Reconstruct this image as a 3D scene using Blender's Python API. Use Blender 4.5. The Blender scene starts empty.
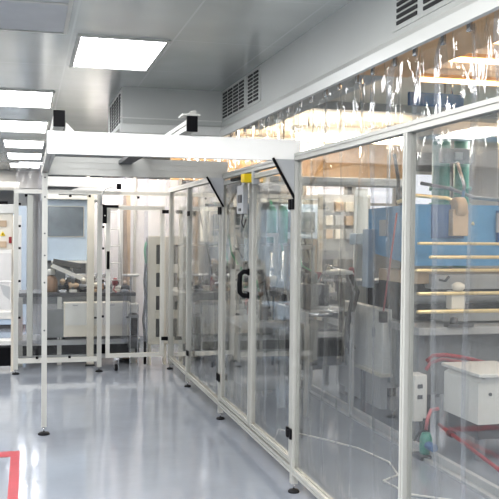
import bpy, bmesh, math, random
from mathutils import Vector, Matrix
random.seed(7)
S = bpy.context.scene
C = S.collection
PI = math.pi

# ------------------------------------------------------------------ render look
S.view_settings.view_transform = 'Standard'
S.view_settings.look = 'Medium High Contrast'
S.view_settings.exposure = 0.16
S.cycles.transparent_max_bounces = 32
S.cycles.max_bounces = 7
S.cycles.sample_clamp_indirect = 4.0
S.cycles.caustics_reflective = False
S.cycles.caustics_refractive = False

# ------------------------------------------------------------------ materials
def nodes(name):
    m = bpy.data.materials.new(name); m.use_nodes = True
    nt = m.node_tree
    return m, nt, nt.nodes, nt.links, nt.nodes['Principled BSDF']

def mat(name, col, rough=0.5, metal=0.0, var=0.06, scale=6.0, bump=0.0, spec=0.5, emit=0.0, rvar=0.0):
    m, nt, N, L, b = nodes(name)
    b.inputs['Roughness'].default_value = rough
    b.inputs['Metallic'].default_value = metal
    b.inputs['Specular IOR Level'].default_value = spec
    tc = N.new('ShaderNodeTexCoord'); no = N.new('ShaderNodeTexNoise')
    no.inputs['Scale'].default_value = scale; no.inputs['Detail'].default_value = 4
    L.new(tc.outputs['Object'], no.inputs['Vector'])
    r = N.new('ShaderNodeValToRGB')
    r.color_ramp.elements[0].position = 0.3; r.color_ramp.elements[1].position = 0.7
    r.color_ramp.elements[0].color = tuple(c * (1 - var) for c in col) + (1,)
    r.color_ramp.elements[1].color = tuple(min(1, c * (1 + var)) for c in col) + (1,)
    L.new(no.outputs['Fac'], r.inputs['Fac']); L.new(r.outputs['Color'], b.inputs['Base Color'])
    if bump:
        bp = N.new('ShaderNodeBump'); bp.inputs['Strength'].default_value = bump
        L.new(no.outputs['Fac'], bp.inputs['Height']); L.new(bp.outputs['Normal'], b.inputs['Normal'])
    if emit:
        b.inputs['Emission Strength'].default_value = emit
        b.inputs['Emission Color'].default_value = tuple(col) + (1,)
    if rvar:
        mr = N.new('ShaderNodeMapRange'); mr.inputs['To Min'].default_value = rough - rvar; mr.inputs['To Max'].default_value = rough + rvar
        L.new(no.outputs['Fac'], mr.inputs['Value']); L.new(mr.outputs['Result'], b.inputs['Roughness'])
    return m

def see_mat(name, tint, haze, haze_col, gloss_rough, bump_scale=None, bump=0.1, ior=1.45, stretch=(1, 1, .15)):
    """clear plastic: transparent + a little milky diffuse + fresnel reflection"""
    m, nt, N, L, b = nodes(name)
    N.remove(b)
    out = [n for n in N if n.type == 'OUTPUT_MATERIAL'][0]
    tr = N.new('ShaderNodeBsdfTransparent'); tr.inputs['Color'].default_value = tint + (1,)
    df = N.new('ShaderNodeBsdfDiffuse'); df.inputs['Color'].default_value = haze_col + (1,)
    gl = N.new('ShaderNodeBsdfGlossy'); gl.inputs['Roughness'].default_value = gloss_rough
    gl.inputs['Color'].default_value = (1, 1, 1, 1)
    fr = N.new('ShaderNodeFresnel'); fr.inputs['IOR'].default_value = ior
    ge = N.new('ShaderNodeNewGeometry'); ma = N.new('ShaderNodeMath'); ma.operation = 'MULTIPLY_ADD'; ma.inputs[1].default_value = -2; ma.inputs[2].default_value = 1
    pw = N.new('ShaderNodeMath'); pw.operation = 'POWER'; pw.inputs[0].default_value = ior
    L.new(ge.outputs['Backfacing'], ma.inputs[0]); L.new(ma.outputs[0], pw.inputs[1]); L.new(pw.outputs[0], fr.inputs['IOR'])
    m1 = N.new('ShaderNodeMixShader'); m2 = N.new('ShaderNodeMixShader')
    tc = N.new('ShaderNodeTexCoord'); mp = N.new('ShaderNodeMapping'); no = N.new('ShaderNodeTexNoise')
    mp.inputs['Scale'].default_value = stretch
    L.new(tc.outputs['Object'], mp.inputs['Vector']); L.new(mp.outputs['Vector'], no.inputs['Vector'])
    no.inputs['Scale'].default_value = bump_scale or 3; no.inputs['Detail'].default_value = 3
    mr = N.new('ShaderNodeMapRange')
    mr.inputs['From Min'].default_value = .35; mr.inputs['From Max'].default_value = .7
    mr.inputs['To Min'].default_value = haze * .5; mr.inputs['To Max'].default_value = haze * 1.6
    L.new(no.outputs['Fac'], mr.inputs['Value']); L.new(mr.outputs['Result'], m1.inputs['Fac'])
    L.new(tr.outputs['BSDF'], m1.inputs[1]); L.new(df.outputs['BSDF'], m1.inputs[2])
    L.new(fr.outputs['Fac'], m2.inputs['Fac']); L.new(m1.outputs['Shader'], m2.inputs[1]); L.new(gl.outputs['BSDF'], m2.inputs[2])
    if bump_scale:
        bp = N.new('ShaderNodeBump'); bp.inputs['Strength'].default_value = bump; bp.inputs['Distance'].default_value = .02
        L.new(no.outputs['Fac'], bp.inputs['Height'])
        L.new(bp.outputs['Normal'], gl.inputs['Normal']); L.new(bp.outputs['Normal'], fr.inputs['Normal'])
    L.new(m2.outputs['Shader'], out.inputs['Surface'])
    return m

def emis(name, col, s):
    m, nt, N, L, b = nodes(name)
    b.inputs['Base Color'].default_value = (.9, .9, .9, 1)
    b.inputs['Emission Color'].default_value = col + (1,)
    b.inputs['Emission Strength'].default_value = s
    return m

M = {}
M['alu'] = mat('anodised aluminium', (.475, .475, .45), .38, .35, .05, 3)
M['alu_bright'] = mat('bright aluminium', (.62, .615, .58), .35, .3, .05, 3)
M['beam_white'] = mat('pale beam', (.90, .90, .88), .4, .15, .03, 2)
M['black'] = mat('black plastic', (.006, .006, .008), .5, 0, .1, spec=.12)
M['rubber'] = mat('dark rubber', (.015, .015, .018), .6, spec=.2)
M['white'] = mat('white enamel', (.68, .68, .66), .4, 0, .03)
M['cream'] = mat('cream enamel', (.72, .68, .60), .45, 0, .05)
M['offwhite'] = mat('off white panel', (.62, .62, .60), .45, 0, .05)
M['palegrey'] = mat('pale grey panel', (.42, .43, .44), .45, .05, .06)
M['grey'] = mat('mid grey machine', (.22, .23, .24), .45, .1, .12)
M['darkgrey'] = mat('dark grey machine', (.07, .072, .078), .45, .15, .2)
M['lightblue'] = mat('light blue panel', (.46, .56, .68), .45, 0, .04)
M['blue'] = mat('blue hood', (.10, .31, .56), .4, 0, .08)
M['deepblue'] = mat('deep blue', (.03, .11, .28), .4, 0, .08)
M['lilac'] = mat('pale lilac sheet', (.58, .57, .60), .5, 0, .04)
M['teal'] = mat('green column', (.04, .24, .19), .45, 0, .12)
M['green'] = mat('green cable', (.03, .35, .15), .5)
M['gold'] = mat('brass rod', (.95, .78, .45), .28, .55, .05)
M['steel'] = mat('steel', (.55, .56, .58), .25, .85, .08)
M['yellow'] = mat('yellow plastic', (.85, .62, .02), .4)
M['paleyellow'] = mat('pale yellow board', (.72, .66, .36), .5)
M['red'] = mat('red hose', (.26, .012, .02), .4, 0, .15)
M['redtape'] = mat('red floor tape', (.36, .02, .035), .35, 0, .1, 9)
M['pink'] = mat('pink tube', (.50, .16, .18), .4)
M['tan'] = mat('tan wood', (.50, .38, .27), .5, 0, .15, 5)
M['brown'] = mat('brown board', (.30, .19, .12), .5, 0, .15)
M['wallpaint'] = mat('wall paint', (.60, .62, .64), .6, 0, .03, 1)
M['duct'] = mat('duct sheet', (.50, .51, .49), .42, .05, .04, 1.2)
M['ledge'] = mat('duct trim', (.66, .665, .64), .35, .1, .03, 1.2)
M['dark'] = mat('duct slot', (.03, .03, .03), .6)
M['warmlit'] = mat('warm lit panel', (.80, .52, .28), .5, 0, .12, 2)  # warm lamplight put into the orange colour
M['warmceil'] = mat('machine hall ceiling', (.72, .66, .56), .5, 0, .05, 1)  # glow of the warm lamps put into the ceiling colour
M['screen'] = mat('smoked window', (.13, .16, .19), .18, 0, .3, 5)
M['panel'] = see_mat('clear panel', (.93, .935, .93), .004, (.62, .64, .68), .03, 2.2, .10, 1.38, (1, 1, .2))
M['strip'] = see_mat('clear pvc strip', (.955, .96, .965), .010, (.66, .68, .74), .04, 9.0, 1.0, 1.55, (1, 1, .22))
M['strip_edge'] = see_mat('pvc strip edge', (.92, .93, .96), .08, (.68, .72, .82), .06, 8.0, 1.0, 1.9)
M['haze'] = see_mat('milky pvc', (.92, .92, .94), .10, (.72, .70, .76), .1, 5.0, .5, 1.35)
M['lamp'] = emis('light diffuser', (.96, .97, 1.0), 7)
M['lamp_warm'] = emis('warm tube', (1.0, .62, .30), 9)
M['lamp_hot'] = emis('bright tube', (1.0, .80, .55), 22)
M['window_glow'] = emis('frosted window', (.80, .84, .95), .8)

# floor: glossy epoxy
m, nt, N, L, b = nodes('epoxy floor'); M['floor'] = m
tc = N.new('ShaderNodeTexCoord'); no = N.new('ShaderNodeTexNoise'); no.inputs['Scale'].default_value = 1.3; no.inputs['Detail'].default_value = 5
L.new(tc.outputs['Object'], no.inputs['Vector'])
r = N.new('ShaderNodeValToRGB'); r.color_ramp.elements[0].position = .3; r.color_ramp.elements[1].position = .7
r.color_ramp.elements[0].color = (.24, .265, .31, 1); r.color_ramp.elements[1].color = (.29, .32, .37, 1)
L.new(no.outputs['Fac'], r.inputs['Fac']); L.new(r.outputs['Color'], b.inputs['Base Color'])
b.inputs['Roughness'].default_value = .09; b.inputs['Specular IOR Level'].default_value = .75
n2 = N.new('ShaderNodeTexNoise'); n2.inputs['Scale'].default_value = 9; L.new(tc.outputs['Object'], n2.inputs['Vector'])
bp = N.new('ShaderNodeBump'); bp.inputs['Strength'].default_value = .05; bp.inputs['Distance'].default_value = .02
L.new(n2.outputs['Fac'], bp.inputs['Height']); L.new(bp.outputs['Normal'], b.inputs['Normal'])

# ceiling: satin metal tiles with seams every .62 m (x) and 1.06 m (y)
m, nt, N, L, b = nodes('ceiling tiles'); M['ceiling'] = m
tc = N.new('ShaderNodeTexCoord'); sp = N.new('ShaderNodeSeparateXYZ'); L.new(tc.outputs['Object'], sp.inputs[0])
def seam(sock, off, pitch, w):
    a = N.new('ShaderNodeMath'); a.operation = 'ADD'; a.inputs[1].default_value = off + 100 * pitch; L.new(sock, a.inputs[0])
    d = N.new('ShaderNodeMath'); d.operation = 'PINGPONG'; d.inputs[1].default_value = pitch / 2; L.new(a.outputs[0], d.inputs[0])
    c = N.new('ShaderNodeMath'); c.operation = 'LESS_THAN'; c.inputs[1].default_value = w; L.new(d.outputs[0], c.inputs[0])
    return c
sx = seam(sp.outputs['X'], -.255, .62, .006); sy = seam(sp.outputs['Y'], -5.28, 1.06, .006)
mx = N.new('ShaderNodeMath'); mx.operation = 'MAXIMUM'; L.new(sx.outputs[0], mx.inputs[0]); L.new(sy.outputs[0], mx.inputs[1])
no = N.new('ShaderNodeTexNoise'); no.inputs['Scale'].default_value = 1.1; no.inputs['Detail'].default_value = 3; L.new(tc.outputs['Object'], no.inputs['Vector'])
r = N.new('ShaderNodeValToRGB'); r.color_ramp.elements[0].position = .3; r.color_ramp.elements[1].position = .7
r.color_ramp.elements[0].color = (.47, .485, .465, 1); r.color_ramp.elements[1].color = (.58, .595, .575, 1)
L.new(no.outputs['Fac'], r.inputs['Fac'])
mc = N.new('ShaderNodeMix'); mc.data_type = 'RGBA'; mc.inputs[7].default_value = (.60, .61, .60, 1)
L.new(mx.outputs[0], mc.inputs[0]); L.new(r.outputs['Color'], mc.inputs[6]); L.new(mc.outputs[2], b.inputs['Base Color'])
b.inputs['Roughness'].default_value = .2; b.inputs['Metallic'].default_value = .3

# ------------------------------------------------------------------ mesh helpers
class MB:
    def __init__(s): s.bm = bmesh.new()
    def box(s, x0, x1, y0, y1, z0, z1, bev=0.0, mtx=None):
        r = bmesh.ops.create_cube(s.bm, size=1)
        vs = r['verts']
        for v in vs:
            v.co = Vector(((x0 + x1) / 2 + v.co.x * (x1 - x0), (y0 + y1) / 2 + v.co.y * (y1 - y0), (z0 + z1) / 2 + v.co.z * (z1 - z0)))
        if bev:
            es = list({e for v in vs for e in v.link_edges})
            g = bmesh.ops.bevel(s.bm, geom=es, offset=bev, segments=2, affect='EDGES', profile=.6)
            vs = g['verts']
        if mtx: bmesh.ops.transform(s.bm, matrix=mtx, verts=list({v for v in vs}))
        return s
    def ext(s, sec, p0, p1, up=(0, 0, 1)):
        """extrude a 2-D section (u,v) from p0 to p1; v points along up"""
        p0, p1 = Vector(p0), Vector(p1); d = (p1 - p0).normalized(); u = Vector(up)
        if abs(d.dot(u)) > .95: u = Vector((0, 1, 0))
        r = d.cross(u).normalized(); w = r.cross(d).normalized()
        a = [s.bm.verts.new(p0 + r * q[0] + w * q[1]) for q in sec]
        b_ = [s.bm.verts.new(p1 + r * q[0] + w * q[1]) for q in sec]
        n = len(sec)
        for i in range(n): s.bm.faces.new((a[i], a[(i + 1) % n], b_[(i + 1) % n], b_[i]))
        s.bm.faces.new(a[::-1]); s.bm.faces.new(b_)
        return s
    def tube(s, pts, r, seg=8, r2=None):
        pts = [Vector(p) for p in pts]; rings = []
        t0 = (pts[1] - pts[0]).normalized()
        ref = Vector((0, 0, 1)) if abs(t0.z) < .9 else Vector((1, 0, 0))
        for i, p in enumerate(pts):
            t = (pts[min(i + 1, len(pts) - 1)] - pts[max(i - 1, 0)]).normalized()
            a = t.cross(ref)
            if a.length < 1e-4: a = t.cross(Vector((0, 1, 0)))
            a.normalize(); c = a.cross(t).normalized(); ref = c
            rr = r if r2 is None else r + (r2 - r) * i / (len(pts) - 1)
            rings.append([s.bm.verts.new(p + a * rr * math.cos(2 * PI * k / seg) + c * rr * math.sin(2 * PI * k / seg)) for k in range(seg)])
        for q in range(len(rings) - 1):
            for k in range(seg):
                f = s.bm.faces.new((rings[q][k], rings[q][(k + 1) % seg], rings[q + 1][(k + 1) % seg], rings[q + 1][k])); f.smooth = True
        s.bm.faces.new(rings[0]); s.bm.faces.new(rings[-1][::-1])
        return s
    def lathe(s, prof, c, seg=16, axis='z'):
        c = Vector(c); rings = []
        for rr, h in prof:
            ring = []
            for k in range(seg):
                a = 2 * PI * k / seg; u, v = rr * math.cos(a), rr * math.sin(a)
                o = {'z': (u, v, h), 'x': (h, u, v), 'y': (u, h, v)}[axis]
                ring.append(s.bm.verts.new(c + Vector(o)))
            rings.append(ring)
        for q in range(len(rings) - 1):
            for k in range(seg):
                f = s.bm.faces.new((rings[q][k], rings[q][(k + 1) % seg], rings[q + 1][(k + 1) % seg], rings[q + 1][k])); f.smooth = True
        s.bm.faces.new(rings[0]); s.bm.faces.new(rings[-1][::-1])
        return s
    def poly(s, pts, thick):
        """flat polygon pts extruded by vector thick"""
        t = Vector(thick); a = [s.bm.verts.new(Vector(p)) for p in pts]; b_ = [s.bm.verts.new(Vector(p) + t) for p in pts]
        n = len(pts)
        for i in range(n): s.bm.faces.new((a[i], a[(i + 1) % n], b_[(i + 1) % n], b_[i]))
        s.bm.faces.new(a[::-1]); s.bm.faces.new(b_)
        return s
    def grid(s, f, nu, nv):
        vs = [[s.bm.verts.new(Vector(f(i / nu, j / nv))) for j in range(nv + 1)] for i in range(nu + 1)]
        for i in range(nu):
            for j in range(nv):
                q = s.bm.faces.new((vs[i][j], vs[i + 1][j], vs[i + 1][j + 1], vs[i][j + 1])); q.smooth = True
        return s
    def build(s, name, m, parent=None, kind=None, origin=None):
        bmesh.ops.recalc_face_normals(s.bm, faces=s.bm.faces)
        if origin is None:
            if parent is not None: origin = parent.matrix_world.translation if False else ORG.get(parent.name, Vector())
            else:
                cs = [v.co for v in s.bm.verts]
                origin = Vector(((min(c.x for c in cs) + max(c.x for c in cs)) / 2, (min(c.y for c in cs) + max(c.y for c in cs)) / 2, min(c.z for c in cs)))
        origin = Vector(origin)
        bmesh.ops.translate(s.bm, vec=-origin, verts=s.bm.verts)
        me = bpy.data.meshes.new(name); s.bm.to_mesh(me); s.bm.free()
        o = bpy.data.objects.new(name, me); C.objects.link(o); me.materials.append(M[m] if isinstance(m, str) else m)
        ORG[o.name] = origin
        if parent is not None: o.parent = parent; o.location = origin - ORG[parent.name]
        else: o.location = origin
        if kind: o['kind'] = kind
        return o
ORG = {}
def tag(o, label, cat, group=None, kind=None):
    o['label'] = label; o['category'] = cat
    if group: o['group'] = group
    if kind: o['kind'] = kind
    return o
def thing(name, label, cat, loc, group=None):
    o = bpy.data.objects.new(name, None); C.objects.link(o); o.location = loc; o.empty_display_size = .1
    ORG[o.name] = Vector(loc)
    return tag(o, label, cat, group)
def copy_tree(o, loc=None, parent=None):
    c = o.copy(); C.objects.link(c); ORG[c.name] = ORG[o.name]
    if parent is not None: c.parent = parent
    if loc is not None: c.location = loc
    for ch in list(o.children): copy_tree(ch, None, c)
    return c

def psec(w, g=.008, d=.006):
    """square profile section with a groove on every face"""
    h = w / 2; g /= 2
    return [(-h, -h), (-g, -h), (-g, -h + d), (g, -h + d), (g, -h), (h, -h), (h, -g), (h - d, -g), (h - d, g), (h, g), (h, h), (g, h), (g, h - d), (-g, h - d), (-g, h), (-h, h), (-h, g), (-h + d, g), (-h + d, -g), (-h, -g)]
def bar(mb, p0, p1, w=.04): return mb.ext(psec(w), p0, p1)
def beamsec(t, h):
    a = t / 2; g = .006; out = [(-a, -h / 2), (a, -h / 2)]
    for c in (-h / 6 * 1.0, h / 6 * 1.0):
        out += [(a, c - g), (a - .004, c - g), (a - .004, c + g), (a, c + g)]
    out += [(a, h / 2), (-a, h / 2)]
    for c in (h / 6, -h / 6):
        out += [(-a, c + g), (-a + .004, c + g), (-a + .004, c - g), (-a, c - g)]
    return out

# ------------------------------------------------------------------ setting
CZ = 2.78
X0, X1, Y0, Y1 = -3.2, 7.2, -2.2, 20.5
MB().box(X0, X1, Y0, Y1, -.1, 0).build('floor', 'floor', kind='structure', origin=(0, 0, 0))
MB().box(X0, 1.62, Y0, Y1, CZ, CZ + .08).build('ceiling', 'ceiling', kind='structure', origin=(0, 0, 0))
MB().box(1.62, X1, Y0, Y1, 2.92, 3.0).build('ceiling_right', 'warmceil', kind='structure', origin=(0, 0, 0))
MB().box(X0 - .1, X0, Y0, Y1, 0, 3).build('wall_left', 'palegrey', kind='structure')
MB().box(X1, X1 + .1, Y0, Y1, 0, 3).build('wall_right', 'wallpaint', kind='structure')
MB().box(X0, X1, Y1, Y1 + .1, 0, 3).build('wall_back', 'wallpaint', kind='structure')
MB().box(X0, X1, Y0 - .1, Y0, 0, 3).build('wall_front', 'wallpaint', kind='structure')
# wall on the right part behind the machines, with frosted windows
MB().box(3.9, X1, 13.0, 13.1, 0, 2.92).build('wall_rear_right', 'grey', kind='structure')
for i, (a, b_) in enumerate(((4.3, 4.95), (5.15, 5.8), (6.1, 6.8))):
    w = MB().box(a, b_, 12.97, 13.0, 1.55, 2.55).build('window_%d' % (i + 1), 'window_glow', kind='structure')
    f = MB()
    for q in ((a - .05, a, 1.5, 2.6), (b_, b_ + .05, 1.5, 2.6), (a, b_, 2.55, 2.6), (a, b_, 1.5, 1.55), (a, b_, 2.02, 2.06)):
        f.box(q[0], q[1], 12.93, 12.99, q[2], q[3])
    f.build('window_frame', 'offwhite', w)
# trim near the far end of the corridor
MB().box(X0, .4, 18.2, 18.35, 2.42, CZ).build('trim_1', 'white', kind='structure')

# floor tape
MB().box(-.6, -.05, 6.13, 6.28, 0.0005, .002).box(-.112, -.05, 3.5, 6.2, 0.0005, .0022).build('floor_tape', 'redtape')
tag(bpy.data.objects['floor_tape'], 'red adhesive tape corner marked on the grey floor at lower left', 'floor tape')

# ------------------------------------------------------------------ ceiling lights
def ceiling_light(x0, x1, y0, y1, label, group=None, lit=True, div=False):
    t = thing('ceiling_light', label, 'light', ((x0 + x1) / 2, (y0 + y1) / 2, CZ - .02), group)
    f = MB(); w = .022
    f.box(x0 - w, x0, y0 - w, y1 + w, CZ - .014, CZ).box(x1, x1 + w, y0 - w, y1 + w, CZ - .014, CZ)
    f.box(x0, x1, y0 - w, y0, CZ - .014, CZ).box(x0, x1, y1, y1 + w, CZ - .014, CZ)
    f.build('frame', 'alu', t)
    MB().box(x0, x1, y0, y1, CZ - .007, CZ - .001).build('diffuser', 'lamp' if lit else 'palegrey', t)
    if div: MB().box(x0, x1, y0 + .50, y0 + .53, CZ - .014, CZ - .006).build('divider', 'alu', t)
    return t
ceiling_light(.31, .835, 5.30, 6.29, 'large bright rectangular ceiling light nearest the camera, above the corridor')
rows = [(7.55, 8.53, 'first lit panel of the long row going down the corridor ceiling, nearest and largest'),
        (9.66, 10.77, 'second lit panel of the ceiling row, just left of the black end cap'),
        (11.80, 12.9, 'third lit panel of the corridor ceiling row'),
        (13.80, 15.0, 'fourth lit panel of the corridor ceiling row'),
        (15.95, 17.1, 'fifth lit panel of the corridor ceiling row, nearly farthest')]
for a, b_, l in rows: ceiling_light(-.32, .20, a, b_, l, 'ceiling lights in a row down the corridor')
ceiling_light(-.32, .20, 4.05, 5.24, 'unlit grey ceiling panel with a divider bar at the upper left edge', lit=False, div=True)

# ------------------------------------------------------------------ ducts
def slots(mb, x, y0, y1, z0, z1, nc, nr):
    cw = (y1 - y0) / nc; rh = (z1 - z0) / nr
    for c in range(nc):
        for r_ in range(nr):
            a = y0 + c * cw + cw * .12; d = z0 + r_ * rh + rh * .2
            mb.box(x - .004, x + .01, a, a + cw * .76, d, d + rh * .55)
    return mb
DT0 = 0
dt = thing('ventilation_duct', 'long grey box duct with louvred vents along the ceiling above the strip curtain', 'duct', (1.75, 4, 2.38))
MB().box(1.60, 1.95, Y0 + .1, 7.12, 2.47, CZ + .1).build('duct_body', 'duct', dt)
MB().box(1.615, 2.05, Y0 + .1, 4.4, 2.462, 2.47).build('soffit', 'warmlit', dt)  # warm-lit underside, its light put into the orange colour
mb = MB(); mb.poly([(1.60, Y0 + .1, 2.475), (1.575, Y0 + .1, 2.44), (1.575, Y0 + .1, 2.385), (1.60, Y0 + .1, 2.385), (1.60, Y0 + .1, 2.475)], (0, 9.9 + .2, 0)).build('ledge', 'ledge', dt)
for (y0, y1, z0, z1, nc, lab) in ((6.30, 7.05, 2.535, 2.755, 4, None), (5.88, 6.20, 2.535, 2.755, 2, None), (2.5, 3.56, 2.515, 2.735, 4, None)):
    v = MB().box(1.592, 1.603, y0 - .03, y1 + .03, z0 - .015, z1 + .012, .002).build('vent_grille', 'duct', dt)
    slots(MB(), 1.590, y0, y1, z0, z1, nc, 8).build('slot', 'dark', v)
bh = thing('cross_duct', 'grey box duct crossing below the ceiling with a perforated end', 'duct', (1.15, 7.6, 2.42))
MB().box(.755, 1.60, 7.12, 8.4, 2.47, CZ).build('duct_body', 'duct', bh)
MB().box(.735, 1.60, 7.09, 7.14, 2.40, 2.475, .004).box(.735, 1.60, 7.112, 7.125, 2.52, 2.53).build('ledge', 'ledge', bh)
vg = MB().box(.752, .756, 7.2, 8.3, 2.49, 2.76).build('vent_grille', 'ledge', bh)
for i in range(5):
    for j in range(9):
        y = 7.25 + i * .2; z = 2.50 + j * .028; mb = MB()
        mb.box(.746, .757, y, y + .11, z, z + .018).build('perforation', 'dark', vg)

# ------------------------------------------------------------------ overhead frame above the guard fences
def cross_beam(y, z0, z1, x0, x1, label, m):
    t = thing('cross_beam', label, 'beam', ((x0 + x1) / 2, y, z0), None)
    MB().ext(beamsec(.05, z1 - z0) if m != 'beam_white' else [(-.025, -(z1 - z0) / 2), (.025, -(z1 - z0) / 2), (.025, (z1 - z0) / 2), (-.025, (z1 - z0) / 2)], (x0, y, (z0 + z1) / 2), (x1, y, (z0 + z1) / 2)).build('profile', m, t)
    MB().box(x0 - .006, x0, y - .025, y + .025, z0, z1, .002).build('end_cap', 'palegrey', t)
    return t
B1 = cross_beam(4.95, 2.022, 2.150, .105, 1.60, 'pale horizontal beam spanning the guard enclosure, nearest and brightest', 'beam_white')  # overexposed glare put into the plain white of this beam
B2 = cross_beam(6.90, 2.022, 2.165, .115, 1.60, 'aluminium cross beam resting on the single post, behind the nearest beam', 'alu')
B3 = cross_beam(9.55, 2.06, 2.165, .20, .80, 'short pale beam end above the far guard fence', 'beam_white')
for t, y in ((B1, 4.95), (B2, 6.90)):
    # gusset plate joining the beam to the fence post, with a dark rubber edge
    MB().poly([(1.43, y - .03, 2.03), (1.565, y - .03, 2.03), (1.565, y - .03, 1.80)], (0, .006, 0)).build('gusset_plate', 'palegrey', t)
    MB().ext([(-.007, -.007), (.007, -.007), (.007, .007), (-.007, .007)], (1.422, y - .032, 2.035), (1.565, y - .032, 1.79)).build('gusset_edge', 'black', t)
def long_rail(x, label):
    t = thing('longitudinal_rail', label, 'rail', (x, 4.85, 2.15), None)
    bar(MB(), (x, 4.86, 2.205), (x, 9.6, 2.205), .06).build('profile', 'alu_bright', t)
    MB().box(x - .032, x + .032, 4.842, 4.86, 2.165, 2.255, .004).build('end_cap', 'black', t)
    return t
r1 = long_rail(.165, 'rail on top of the beams with black end cap, left one')
MB().poly([(.20, 4.93, 2.15), (.255, 4.93, 2.15), (.205, 4.93, 2.20)], (0, .03, 0)).build('corner_bracket', 'alu_bright', r1)
r2 = long_rail(.915, 'rail on top of the beams with black end cap, right one under the cross duct')
MB().box(.86, .965, 4.85, 5.0, 2.258, 2.27, .002).poly([(.90, 4.9, 2.27), (.95, 4.9, 2.27), (.945, 4.9, 2.30), (.915, 4.9, 2.29)], (0, .03, 0)).build('cover_plate', 'alu_bright', r2)
# side rail joining the left ends of the two beams
t = thing('side_rail', 'aluminium rail joining the left ends of the two cross beams', 'rail', (.13, 5.9, 2.03))
bar(MB(), (.13, 4.98, 2.06), (.13, 6.87, 2.06), .05).build('profile', 'alu', t)
t = thing('cable_tray', 'dark cable tray slung between the two cross beams', 'cable tray', (.8, 5.6, 2.02))
MB().box(.70, .80, 4.976, 6.874, 2.118, 2.124).box(.70, .706, 4.976, 6.874, 2.124, 2.145).box(.794, .80, 4.976, 6.874, 2.124, 2.145).build('tray', 'darkgrey', t)
MB().tube([(.75, 5.1, 2.135), (.76, 5.4, 2.135), (.745, 5.7, 2.135), (.76, 6.3, 2.135), (.75, 6.8, 2.135)], .009, 6).build('cable', 'white', t)

def foot(parent, x, y, z1=.075, r=.032):
    MB().lathe([(.006, .012), (.006, z1)], (x, y, 0), 8).build('foot_rod', 'steel', parent)
    return MB().lathe([(r, 0), (r, .008), (r * .8, .016), (.012, .02)], (x, y, 0), 16).build('foot_disc', 'rubber', parent)
t = thing('support_post', 'slim aluminium post standing alone in the open floor, holding the beam', 'post', (.125, 6.75, 0))
bar(MB(), (.125, 6.75, .06), (.125, 6.75, 2.022), .04).build('profile', 'alu', t)
for z in (1.99, 1.84, 1.56, 1.39, 1.18, .81):
    MB().lathe([(.007, 0), (.007, .004)], (.125, 6.726, z), 8, 'y').build('bolt', 'darkgrey', t)
foot(t, .125, 6.75, .06, .045)

# ------------------------------------------------------------------ side guard fence (along the corridor)
FX = 1.58
sf = thing('guard_fence', 'aluminium framed clear guard fence running along the right of the corridor', 'guard fence', (FX, 6, 0))
posts = [9.62, 8.50, 6.98, 4.93, 3.36, 1.75, .2]
for y in posts:
    bar(MB(), (FX, y, .055), (FX, y, 2.045), .042).build('post', 'alu', sf); foot(sf, FX, y, .06, .035)
bar(MB(), (FX, 0, 2.045), (FX, 9.64, 2.045), .045).build('top_rail', 'alu', sf)
for a, b_ in zip(posts[1:], posts[:-1]):
    bar(MB(), (FX, a + .02, .135), (FX, b_ - .02, .135), .04).build('bottom_rail', 'alu', sf)
    if (a, b_) == (4.93, 6.98): continue
    MB().box(FX + .004, FX + .009, a + .02, b_ - .02, .15, 2.03).build('panel', 'panel', sf)
def leaf(y0, y1, hinge_y):
    fr = MB(); w = .034; z0, z1 = .17, 2.005
    bar(fr, (FX, y0 + w / 2, z0), (FX, y0 + w / 2, z1), w); bar(fr, (FX, y1 - w / 2, z0), (FX, y1 - w / 2, z1), w)
    bar(fr, (FX, y0 + w, z0 + w / 2), (FX, y1 - w, z0 + w / 2), w); bar(fr, (FX, y0 + w, z1 - w / 2), (FX, y1 - w, z1 - w / 2), w)
    d = fr.build('door', 'alu', sf)
    MB().box(FX + .002, FX + .007, y0 + w, y1 - w, z0 + w, z1 - w).build('pane', 'panel', d)
    for z in (1.76, .36):
        MB().box(FX - .034, FX - .022, hinge_y - .05, hinge_y - .012, z - .032, z + .032, .004).box(FX - .034, FX - .022, hinge_y + .012, hinge_y + .05, z - .032, z + .032, .004)\
            .box(FX - .038, FX - .02, hinge_y - .012, hinge_y + .012, z - .02, z + .02, .004).build('hinge', 'black', d)
    return d
d1 = leaf(5.98, 6.95, 6.96); d2 = leaf(4.96, 5.96, 4.955)
# handle on the stile of the near leaf meeting edge: a rounded C grip
hy = 6.0
mb = MB().tube([(FX - .02, hy, 1.295), (FX - .06, hy, 1.297), (FX - .085, hy, 1.275), (FX - .088, hy, 1.21), (FX - .085, hy, 1.145), (FX - .06, hy, 1.122), (FX - .02, hy, 1.125)], .018, 10)
mb.box(FX - .03, FX - .017, hy - .018, hy + .018, 1.27, 1.32, .004).box(FX - .03, FX - .017, hy - .018, hy + .018, 1.10, 1.15, .004).build('handle', 'black', d1)
# top hinges on the fixed bays
for z, y in ((1.76, 8.47), (.36, 8.47)):
    MB().box(FX - .034, FX - .02, y - .12, y - .03, z - .025, z + .025, .004).build('hinge', 'black', sf)
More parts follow.
